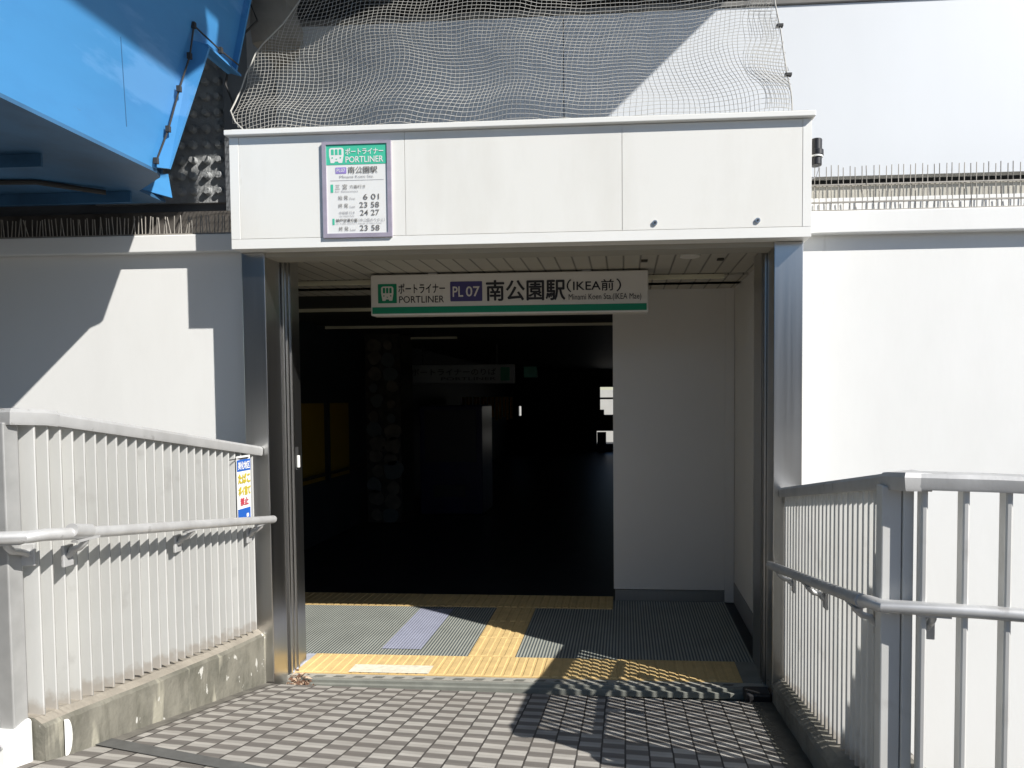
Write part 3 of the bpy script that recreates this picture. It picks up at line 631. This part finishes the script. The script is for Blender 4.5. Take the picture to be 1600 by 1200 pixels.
# shell of the dark concourse
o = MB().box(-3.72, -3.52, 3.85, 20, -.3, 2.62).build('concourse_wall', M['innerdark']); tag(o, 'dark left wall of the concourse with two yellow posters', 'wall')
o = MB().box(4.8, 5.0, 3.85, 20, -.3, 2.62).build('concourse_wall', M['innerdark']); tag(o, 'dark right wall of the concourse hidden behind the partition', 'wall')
mb = MB()
mb.box(-3.52, -3.29, 19.8, 20, -.1, 2.6); mb.box(-3.29, -3.2, 19.8, 20, -.1, 1.1); mb.box(-3.29, -3.2, 19.8, 20, 1.4, 2.6); mb.box(-3.2, 4.8, 19.8, 20, 1.98, 2.6); mb.box(-3.2, -.85, 19.8, 20, -.1, 1.98); mb.box(0.6, 4.8, 19.8, 20, -.1, 1.98); mb.box(-.85, .6, 19.8, 20, .62, 1.12); mb.box(-.85, .6, 19.8, 20, -.1, -.02)
mb.box(-.85, -.74, 19.8, 20, 1.12, 1.98); mb.box(-.74, -.62, 19.8, 20, 1.12, 1.28); mb.box(-.74, .6, 19.8, 20, 1.60, 1.66); mb.box(-.85, .6, 19.8, 20, -.02, .22)
o = mb.build('concourse_end_wall', M['innerdark']); tag(o, 'dark end wall of the concourse with small bright openings', 'wall')
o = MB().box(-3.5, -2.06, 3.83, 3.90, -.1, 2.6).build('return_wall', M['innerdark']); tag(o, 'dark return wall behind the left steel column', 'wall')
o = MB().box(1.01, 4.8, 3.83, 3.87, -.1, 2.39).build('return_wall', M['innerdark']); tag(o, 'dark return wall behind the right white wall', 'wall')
o = MB().box(-6, 6, 27, 30, -1.6, 1.98).build('far_building', M['ivory']); tag(o, 'pale building glimpsed through the far opening of the concourse', 'building')
for y0, y1, l in ((6.75, 7.28, 'nearer yellow poster on the dark left concourse wall'), (7.42, 7.95, 'farther yellow poster on the dark left concourse wall')):
    t = thing('wall_poster', l, 'poster', (-3.5, (y0 + y1) / 2, .7), 'yellow posters inside')
    MB().box(-3.519, -3.505, y0, y1, .70, 1.60).build('panel', M['poster'], t)
    MB().box(-3.5195, -3.50, y0 - .02, y0 - .001, .68, 1.62).build('frame_edge', M['ink'], t)
M['brownpost2'] = mat('brown_stone', (.10, .085, .065), .8, var=.3, scale=9)
t = thing('collage_pillar', 'dark pillar faced with rounded pale stones inside the concourse', 'pillar', (-3.1, 8.4, 0))
MB().box(-3.42, -2.95, 8.3, 8.8, 0, 2.5).build('shaft', M['brownpost'], t)
rs = random.Random(3)
for k in range(26):
    z = .12 + (k // 2) * .185 + rs.uniform(-.03, .03); x = -3.29 + (k % 2) * .21 + rs.uniform(-.03, .03); r = rs.uniform(.055, .115)
    if k in (7,): r = .135
    mb = MB(); n = 14; ph = rs.random() * 6
    ring_ = [(x + r * (1 + .10 * math.sin(3 * a_ + ph) + .05 * math.sin(5 * a_)) * math.cos(a_), 8.299, z + r * (1 + .12 * math.sin(2 * a_ + ph)) * math.sin(a_)) for a_ in [q * 2 * math.pi / n for q in range(n)]]
    mb.prism(ring_, (0, -.02, 0)); mb.build('disc', M['disc'] if rs.random() < .4 else M['brownpost2'], t)
t = thing('vending_machine', 'dark blue vending machine beside the pillar in the concourse', 'vending machine', (-2.5, 8.9, 0))
MB().box(-2.9, -2.0, 8.9, 9.6, 0, 1.55).build('cabinet', M['vend'], t, bevel=.02)
MB().box(-2.82, -2.08, 8.885, 8.899, .75, 1.48).build('display_window', M['ink'], t)
MB().box(-2.7, -2.25, 8.885, 8.899, .25, .42).build('delivery_slot', M['ink'], t)
mb = MB(); mb.tube([(-3.44, 6.2, .78), (-3.44, 9, .78)], .02, 8)
o = mb.build('inner_handrail', M['brownpost']); tag(o, 'dark handrail on the left concourse wall under the posters', 'handrail')
t = thing('inner_hanging_sign', 'unlit hanging sign seen from behind deep in the concourse', 'sign', (-2.6, 10, 1.9))
MB().box(-3.55, -1.72, 10, 10.1, 1.88, 2.18).build('sign_box', mat('inner_sign_grey', (.30, .32, .32), .5), t, bevel=.01)
B = Board((-3.55, 9.9995, 1.88), (1, 0, 0), (0, 0, 1), 1.83, .30)
B.text('ポートライナーのりば', .10, .84, .2, .55, M['ink'], bold=.01); B.text('PORTLINER', .36, .84, .66, .82, M['ink'])
B.rect(.88, .96, .15, .85, M['greendk'], .001, .01)
B.build('lettering', t)
for x in (-3.2, -2.0): MB().box(x - .01, x + .01, 10.04, 10.06, 2.18, 2.5).build('hanger', M['netdark'], t)
mb = MB()
for k in range(14): mb.box(-3.3 + k * .075, -3.3 + k * .075 + .05, 12.9 + (k % 2) * .03, 12.96 + (k % 2) * .03, 1.2 + (k % 3) * .03, 1.68)
o = mb.build('pleated_curtain', mat('orange_cloth', (.70, .35, .05), .8)); tag(o, 'orange pleated curtain hanging dimly beyond the inner sign', 'curtain')
o = MB().box(-1.62, -1.40, 10.3, 10.36, 1.98, 2.16).build('exit_lamp', mat('exit_green', (.05, .30, .22), .4), bevel=.01); tag(o, 'small green exit lamp beside the inner hanging sign', 'lamp')
o = MB().box(-.82, -.55, 19.5, 19.6, -.0, .60).build('low_screen', mat('pale_blue_panel', (.10, .15, .28), .5)); tag(o, 'blue panel low in the far opening of the concourse', 'panel')
for x in (-.5, 0.1):
    o = MB().box(x, x + .03, 17, 17.04, 2.38, 2.42).build('x', M['batten']); bpy.data.objects.remove(o)

# ------------------------------------------------------------------ curbs
def curb(name, label, rows, m_side, m_top):
    """rows: (y, xin, xout, zbottom, ztop)"""
    t = thing(name, label, 'curb', (rows[0][1], rows[0][0], 0))
    # densify
    R = []
    for a, b in zip(rows, rows[1:]):
        for k in range(12):
            f = k / 12; R.append([a[i] + (b[i] - a[i]) * f for i in range(5)])
    R.append(list(rows[-1]))
    mb = MB(); vs = []
    for (y, xi, xo, zb, zt) in R:
        s = 1 if xo > xi else -1
        j = lambda: random.uniform(-1, 1) * .003
        vs += [(xi + j(), y, zb - .15), (xi + j(), y, zb + (zt - zb) * .5), (xi + j(), y, zt - .018 + j()), (xi + s * .012, y, zt - .003), (xi + s * .04, y, zt + .018 + j()), (xo, y, zt + .045), (xo, y, -1.0)]
    n = 7; k = len(R)
    for i in range(k - 1):
        for q in range(n - 1):
            mb.f.append((i * n + q, i * n + q + 1, (i + 1) * n + q + 1, (i + 1) * n + q)); mb.m.append(0 if q < 3 or q == 5 else 1)
    mb.f.append(tuple(range(n))); mb.m.append(0); mb.f.append(tuple(range((k - 1) * n, k * n))); mb.m.append(0)
    mb.v = vs
    mb.build('curb_stone', [m_side, m_top], t)
    return t
def zl(y): return .07 + .247 * (3.49 - y)
curb('concrete_curb', 'tall stained concrete curb under the left barrier', [(3.60, -2.055, -2.4, -.02, .30), (3.10, -2.055, -2.4, .10, .352), (2.55, -2.055, -2.4, .24, .43), (2.24, -2.055, -2.4, .31, .48), (2.12, -2.07, -2.45, .33, .49)], M['concrete'], M['topping'])
curb('concrete_curb', 'low dark concrete curb under the right barrier in shade', [(3.60, .80, 1.10, -.04, .075), (3.0, .80, 1.10, .03, .145), (2.3, .80, 1.10, .10, .225), (1.9, .82, 1.15, .15, .27)], M['concretedark'], M['concretedark'])
t = thing('white_box', 'white painted metal box at the near end of the left curb', 'box', (-2.5, 2.2, .3))
MB().hexa([(-2.75, 2.02, .0), (-2.11, 2.02, .0), (-2.11, 2.12, .0), (-2.75, 2.12, .0), (-2.75, 2.02, .50), (-2.11, 2.02, .485), (-2.11, 2.118, .515), (-2.75, 2.118, .53)]).build('casing', M['wall'], t, bevel=.015)
mb = MB(); mb.tube([(-2.135, 2.021, .455), (-2.135, 2.013, .455)], .009, 10); mb.build('screw', M['alu'], t)
mb = MB()
for k in range(9):
    a = -math.pi / 2 + math.pi * k / 8
pts = [(-2.048, 2.185 + .022 * math.cos(a), .405 + .068 * math.sin(a)) for a in [(-math.pi / 2 + math.pi * k / 10) for k in range(11)]]
o = MB().prism(pts, (-.006, -.004, 0)).build('plastic_scrap', M['whiteplastic']); tag(o, 'thin curved white plastic scrap stuck to the left curb end', 'scrap')

# ------------------------------------------------------------------ barriers
fin_me = None
def fin_mesh(hx, ht):
    mb = MB(); mb.prism([(-hx, -ht * .5, 0), (-hx + .004, -ht, 0), (hx - .004, -ht, 0), (hx, -ht * .5, 0), (hx, ht * .5, 0), (hx - .004, ht, 0), (-hx + .004, ht, 0), (-hx, ht * .5, 0)], (0, 0, 1))
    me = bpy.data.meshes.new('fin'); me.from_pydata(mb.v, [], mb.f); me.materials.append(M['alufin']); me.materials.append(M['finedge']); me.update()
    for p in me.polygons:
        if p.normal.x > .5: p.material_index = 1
    return me
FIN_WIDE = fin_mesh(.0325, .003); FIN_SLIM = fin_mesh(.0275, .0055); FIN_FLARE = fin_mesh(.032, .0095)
def put_fin(parent, x, y, z0, z1, rot=0, me=None):
    o = bpy.data.objects.new('fin', me or FIN_WIDE); C.objects.link(o); o.parent = parent
    o.location = Vector((x, y, z0)) - parent.location; o.rotation_euler = (0, 0, rot); o.scale = (1, 1, z1 - z0)
    return o
RAIL = [(-.045, -.027), (.045, -.027), (.048, -.018), (.048, .012), (.036, .024), (-.036, .024), (-.048, .012), (-.048, -.018)]

def bracket(parent, p, out, drop=.085, reach=.10):
    """p: point on pipe axis, out: unit vector towards the fins"""
    p = Vector(p); out = Vector(out)
    mb = MB()
    path = [p + Vector((0, 0, -.018)), p + Vector((0, 0, -.035)) + out * .006, p + Vector((0, 0, -.055)) + out * .028, p + Vector((0, 0, -.062)) + out * .055, p + Vector((0, 0, -.075)) + out * (reach - .012), p + Vector((0, 0, -drop)) + out * reach]
    side = out.cross(Vector((0, 0, 1)))
    mb.tube(path, .0115, 10, up=side)
    b = mb.build('bracket', M['pipe'], parent, smooth=True)
    mb = MB(); c = p + out * (reach + .004) + Vector((0, 0, -drop))
    a = side * .022; h = Vector((0, 0, .04)); d = out * .006
    mb.hexa([c - a - h - d, c + a - h - d, c + a - h + d, c - a - h + d, c - a + h - d, c + a + h - d, c + a + h + d, c - a + h + d])
    q = mb.build('base_plate', M['pipe'], b, bevel=.003); q.matrix_parent_inverse = Matrix()
    q.parent = b; q.matrix_parent_inverse = b.matrix_parent_inverse.inverted() if False else Matrix.Identity(4)
    mb = MB(); c = p + Vector((0, 0, -.022)); t_ = side * .05; o_ = out * .012; z = Vector((0, 0, .004))
    mb.hexa([c - t_ - o_ - z, c + t_ - o_ - z, c + t_ + o_ - z, c - t_ + o_ - z, c - t_ - o_ + z, c + t_ - o_ + z, c + t_ + o_ + z, c - t_ + o_ + z])
    q = mb.build('saddle', M['pipe'], b); q.parent = b; q.matrix_parent_inverse = Matrix.Identity(4)
    return b

# left barrier
t = thing('barrier', 'pale aluminium finned barrier on the left of the slope carrying a small placard', 'barrier', (-2.05, 3.4, .4))
lr = lambda y: 1.353 + .178 * (3.485 - y)
Xl = lambda y: -2.084 - .034 * (3.485 - y)
u = Vector((-.978, -.208, 0))
c0 = Vector((Xl(2.14), 2.14, lr(2.14) - .004))
mb = MB(); mb.sweep([(Xl(3.485), 3.485, lr(3.485)), (Xl(2.19), 2.19, lr(2.19)), c0 + Vector((-.015, -.02, .002)), c0 + u * .12, c0 + u * .9], RAIL)
mb.build('top_rail', M['alu'], t, smooth=True)
mb = MB(); pr = [(a * 1.07, b * 1.12) for a, b in RAIL]
mb.sweep([(Xl(2.23), 2.23, lr(2.23)), (Xl(2.19), 2.19, lr(2.19)), c0 + Vector((-.015, -.02, .002)), c0 + u * .08], pr)
mb.build('rail_sleeve', M['alu'], t, smooth=True)
def ztl(y): return .345 + .118 * (3.6 - y)
k = 0; y = 2.15
while y < 3.46:
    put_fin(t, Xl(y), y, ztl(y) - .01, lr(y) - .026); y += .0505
MB().box(-2.18, -2.126, 2.06, 2.115, .45, c0.z - .02).build('post', mat('post_metal', (.42, .42, .41), .45, .4, var=.15, scale=8), t, bevel=.004)
for s in (.24, .36, .48, .60, .72, .84):
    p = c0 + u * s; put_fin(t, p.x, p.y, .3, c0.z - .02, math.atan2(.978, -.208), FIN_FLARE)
hl = lambda y: .969 + .150 * (3.46 - y)
mb = MB(); c1 = Vector((-1.99, 2.04, hl(2.04)))
mb.tube([(-1.972, 3.46, hl(3.46)), (-1.987, 2.18, hl(2.18)), c1 + Vector((0, .02, 0)), c1 + Vector((-.022, -.015, .0)), c1 + u * .9], .0215, 16)
mb.build('handrail', M['pipe'], t, smooth=True)
mb = MB(); mb.tube([(-1.985, 2.24, hl(2.24) + .006), (-1.982, 2.16, hl(2.16) + .012)], .0255, 18); mb.build('handrail_joint', M['pipe'], t, smooth=True)
for y in (3.36, 2.80, 2.22): bracket(t, (-1.98, y, hl(y)), (-1, 0, 0), reach=.072)
p = c1 + u * .10; bracket(t, p, (-.208, .978, 0))
# placard
pl = thing('placard', 'narrow blue and white notice placard tied to the left barrier fins', 'notice', (-2.02, 3.38, 1.05))
mb = MB(); PY0, PY1, PZ0, PZ1 = 3.252, 3.372, 1.0, 1.342
mb.box(-2.050, -2.046, PY0, PY1, PZ0, PZ1); mb.build('board', M['signwhite'], pl)
B = Board((-2.0455, PY0, PZ0), (0, 1, 0), (0, 0, 1), PY1 - PY0, PZ1 - PZ0)
B.rect(0, 1, .06, .24, M['blueprint']); B.text('美化地区', .06, .94, .09, .21, M['signwhite'], bold=.02)
B.text('たばこ', .06, .94, .28, .43, M['olive'], bold=.05); B.text('ポイ捨て', .06, .94, .48, .62, M['olive'], bold=.05)
B.text('禁止', .18, .78, .66, .78, M['red'], bold=.04); B.rect(0, .93, .83, 1, M['blueprint'])
B.rect(.62, .80, .92, .98, M['signwhite'], .0015, .006)
B.build('lettering', pl)
mb = MB(); mb.tube([(-2.06, PY0 - .04, PZ1 - .015), (-2.041, PY0 + .03, PZ1 - .012), (-2.041, PY1 - .03, PZ1 - .012), (-2.06, PY1 + .02, PZ1 - .015)], .003, 6); mb.build('tie_wire', M['netdark'], pl)

# right barrier
t = thing('barrier', 'aluminium finned barrier on the right of the slope with shaded inner side', 'barrier', (.88, 3.4, .1))
rr_ = lambda y: 1.127 + .178 * (3.49 - y)
ur = Vector((.978, -.208, 0))
Xr = lambda y: .877 + .016 * (3.49 - y)
e0 = Vector((Xr(2.12) , 2.12, rr_(2.12)))
mb = MB(); mb.sweep([(Xr(3.485), 3.485, rr_(3.485)), (Xr(2.15), 2.15, rr_(2.15)), e0 + Vector((.012, -.018, .003)), e0 + ur * .25, e0 + ur * 1.3 + Vector((0, 0, -.02))], RAIL)
mb.build('top_rail', M['alu'], t, smooth=True)
mb = MB(); mb.sweep([(Xr(2.18), 2.18, rr_(2.18)), (Xr(2.15), 2.15, rr_(2.15)), e0 + Vector((.012, -.018, .003)), e0 + ur * .06], pr); mb.build('rail_sleeve', M['alu'], t, smooth=True)
ztr = lambda y: .105 + .125 * (3.6 - y)
y = 3.455
while y > 2.20:
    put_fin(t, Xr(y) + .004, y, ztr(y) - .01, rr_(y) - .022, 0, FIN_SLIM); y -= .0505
MB().box(.835, .898, 2.125, 2.175, .2, rr_(2.12) - .022).build('post', M['alufin'], t, bevel=.004)
MB().box(.9005, .934, 2.118, 2.16, .2, rr_(2.12) - .022).build('post', M['alufin'], t, bevel=.004)
for k in range(10):
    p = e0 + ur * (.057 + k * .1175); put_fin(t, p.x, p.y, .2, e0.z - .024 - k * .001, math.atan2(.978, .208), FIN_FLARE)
hr = lambda y: .742 + .168 * (3.45 - y)
mb = MB(); f1 = Vector((.80, 2.11, hr(2.11)))
mb.tube([(.775, 3.45, hr(3.45)), (.79, 2.2, hr(2.2)), f1 + Vector((0, .02, 0)), f1 + Vector((.025, -.02, .0)), f1 + ur * .3, f1 + ur * 1.2], .0215, 16)
mb.build('handrail', M['pipe'], t, smooth=True)
mb = MB(); mb.tube([(.789, 2.25, hr(2.25)), (.791, 2.17, hr(2.17))], .0245, 18); mb.build('handrail_joint', M['pipe'], t, smooth=True)
for y in (3.30, 2.78, 2.22): bracket(t, (.782, y, hr(y)), (1, 0, 0), reach=.075)
p = f1 + ur * .18; bracket(t, p, (.208, .978, 0), reach=.07)

# ------------------------------------------------------------------ leaf litter
mb = MB()
for k in range(170):
    cx = -1.935 + abs(random.gauss(0, .055)); cy = 3.565 + random.uniform(-.075, .07); cz = -.055 + random.random() * .09 * max(0, 1 - (cx + 1.93) / .2)
    a = random.uniform(0, 6.28); s_ = random.uniform(.010, .022); ti = random.uniform(-.9, .9)
    d = Vector((math.cos(a), math.sin(a), ti * .5)); e = Vector((-math.sin(a), math.cos(a), random.uniform(-.5, .8)))
    c = Vector((cx, cy, cz + .01))
    mb.add([c - d * s_, c - d * s_ * .2 + e * s_ * .45 + Vector((0, 0, .004)), c + d * s_, c - e * s_ * .45 + Vector((0, 0, .004))], [(0, 1, 2), (0, 2, 3)], k % 2)
tag(mb.build('leaf_litter', [M['leaf1'], M['leaf2']]), 'small heap of dry brown leaves at the foot of the left steel column', 'leaves', kind='stuff')

# ------------------------------------------------------------------ net
def lerp_poly(pts, v):
    for (v0, a), (v1, b) in zip(pts, pts[1:]):
        if v <= v1: return a + (b - a) * (v - v0) / (v1 - v0)
    return pts[-1][1]
LEFT = [(0, -2.06), (.022, -2.088), (.057, -2.179), (.131, -2.19), (.242, -2.193), (.354, -2.164), (.453, -2.053), (.527, -1.973), (1, -1.6)]
RIGHT = [(0, .885), (.149, .893), (.316, .874), (.439, .847), (1, .72)]
# v -> height; net leans back from canopy top to the coping
def netp(a, v):
    """a: column coordinate in metres, v: 0..1"""
    z = 3.105 + v * 1.75
    y = 3.46 + .55 * v ** .8
    bx = .045 * math.sin(a * 5.1 + v * 4.0) * (1 - v) + .03 * math.sin(a * 2.3 - v * 9) * (1 - .5 * v) + .02 * math.sin(v * 17 + a * 1.3)
    by = .06 * math.sin(a * 2.7 + 1.0) * math.sin(math.pi * min(1, v * 1.2)) + .03 * math.sin(a * 7 + v * 6) * (1 - v) - .05 * math.exp(-((v - .07) / .06) ** 2)
    bz = .018 * math.sin(a * 9.0 + v * 5) * (1 - v) + .02 * math.sin(a * 3.1)*v
    pass
    if a > .70: bx += .02 * math.sin(v * 30)
    q = noise.noise_vector(Vector((a * 2.2, v * 4.0, 1.7))) * .045 + noise.noise_vector(Vector((a * 9, v * 16, 5.1))) * .009
    bx += q.x; by += q.y; bz += q.z * .6; sc = 1
    return Vector(((a) * sc + bx * .8, y + by, z + bz))
CELL = .0265
A0, A1 = -2.25, .99
na = int((A1 - A0) / CELL); nv = int(1.75 / CELL * 1.12)
ring = [(math.cos(k * 2.0944), math.sin(k * 2.0944)) for k in range(3)]
def inside(P, v): 
    xr = lerp_poly(RIGHT, v)
    return lerp_poly(LEFT, v) <= P.x <= xr
mb = MB()
grid = [[netp(A0 + i * CELL, j / nv) for j in range(nv + 1)] for i in range(na + 1)]
def strand(pts):
    if len(pts) < 2: return
    R = .00145; vs = []
    for i, p in enumerate(pts):
        d = (pts[min(i + 1, len(pts) - 1)] - pts[max(i - 1, 0)]).normalized()
        s1 = d.cross(Vector((0, 1, .1))).normalized(); s2 = s1.cross(d)
        vs += [p + s1 * (a * R) + s2 * (b * R) for a, b in ring]
    mb.add(vs, [(i * 3 + k, i * 3 + (k + 1) % 3, i * 3 + 3 + (k + 1) % 3, i * 3 + 3 + k) for i in range(len(pts) - 1) for k in range(3)])
def runs(seq):
    cur = []
    for p, v in seq:
        if inside(p, v): cur.append(p)
        else: strand(cur); cur = []
    strand(cur)
for i in range(na + 1): runs([(grid[i][j], j / nv) for j in range(nv + 1)])
for j in range(nv + 1): runs([(grid[i][j], j / nv) for i in range(na + 1)])
for i in range(na - 9, na + 1): runs([(grid[i][j] + Vector((-.012 - .02 * math.sin(j * .21), -.02, .011)), j / nv) for j in range(nv + 1)])
for j in range(0, nv + 1): runs([(grid[i][j] + Vector((-.012 - .02 * math.sin(j * .21), -.02, .013)), j / nv) for i in range(na - 9 + (j // 9) % 3, na + 1)])
t = thing('safety_net', 'off white safety net draped from the deck down to the cream canopy', 'net', (-.6, 3.5, 3.1))
mb.build('mesh_cloth', M['net'], t)
mb = MB()
mb.tube([(lerp_poly(LEFT, v), netp(lerp_poly(LEFT, v), v).y, 3.105 + v * 1.75) for v in [k / 24 for k in range(25)]], .004, 6)
mb.tube([(lerp_poly(RIGHT, v), netp(.95, v).y, 3.105 + v * 1.75) for v in [k / 24 for k in range(25)]], .004, 6)
mb.tube([(x_, 3.46, 3.112) for x_ in [-2.09 + k * .1 for k in range(31)]], .003, 5)
mb.build('border_rope', M['net'], t)
for v in (.15, .34, .49):
    x_ = lerp_poly(RIGHT, v); P = netp(.95, v); MB().box(x_ - .018, x_ + .018, P.y - .012, P.y + .012, P.z - .007, P.z + .007).build('clip', M['netdark'], t)
for x_ in (-1.9, -1.2, -.55, .0, .45, .8): MB().box(x_ - .008, x_ + .008, 3.44, 3.46, 3.108, 3.122).build('clip', M['netdark'], t)
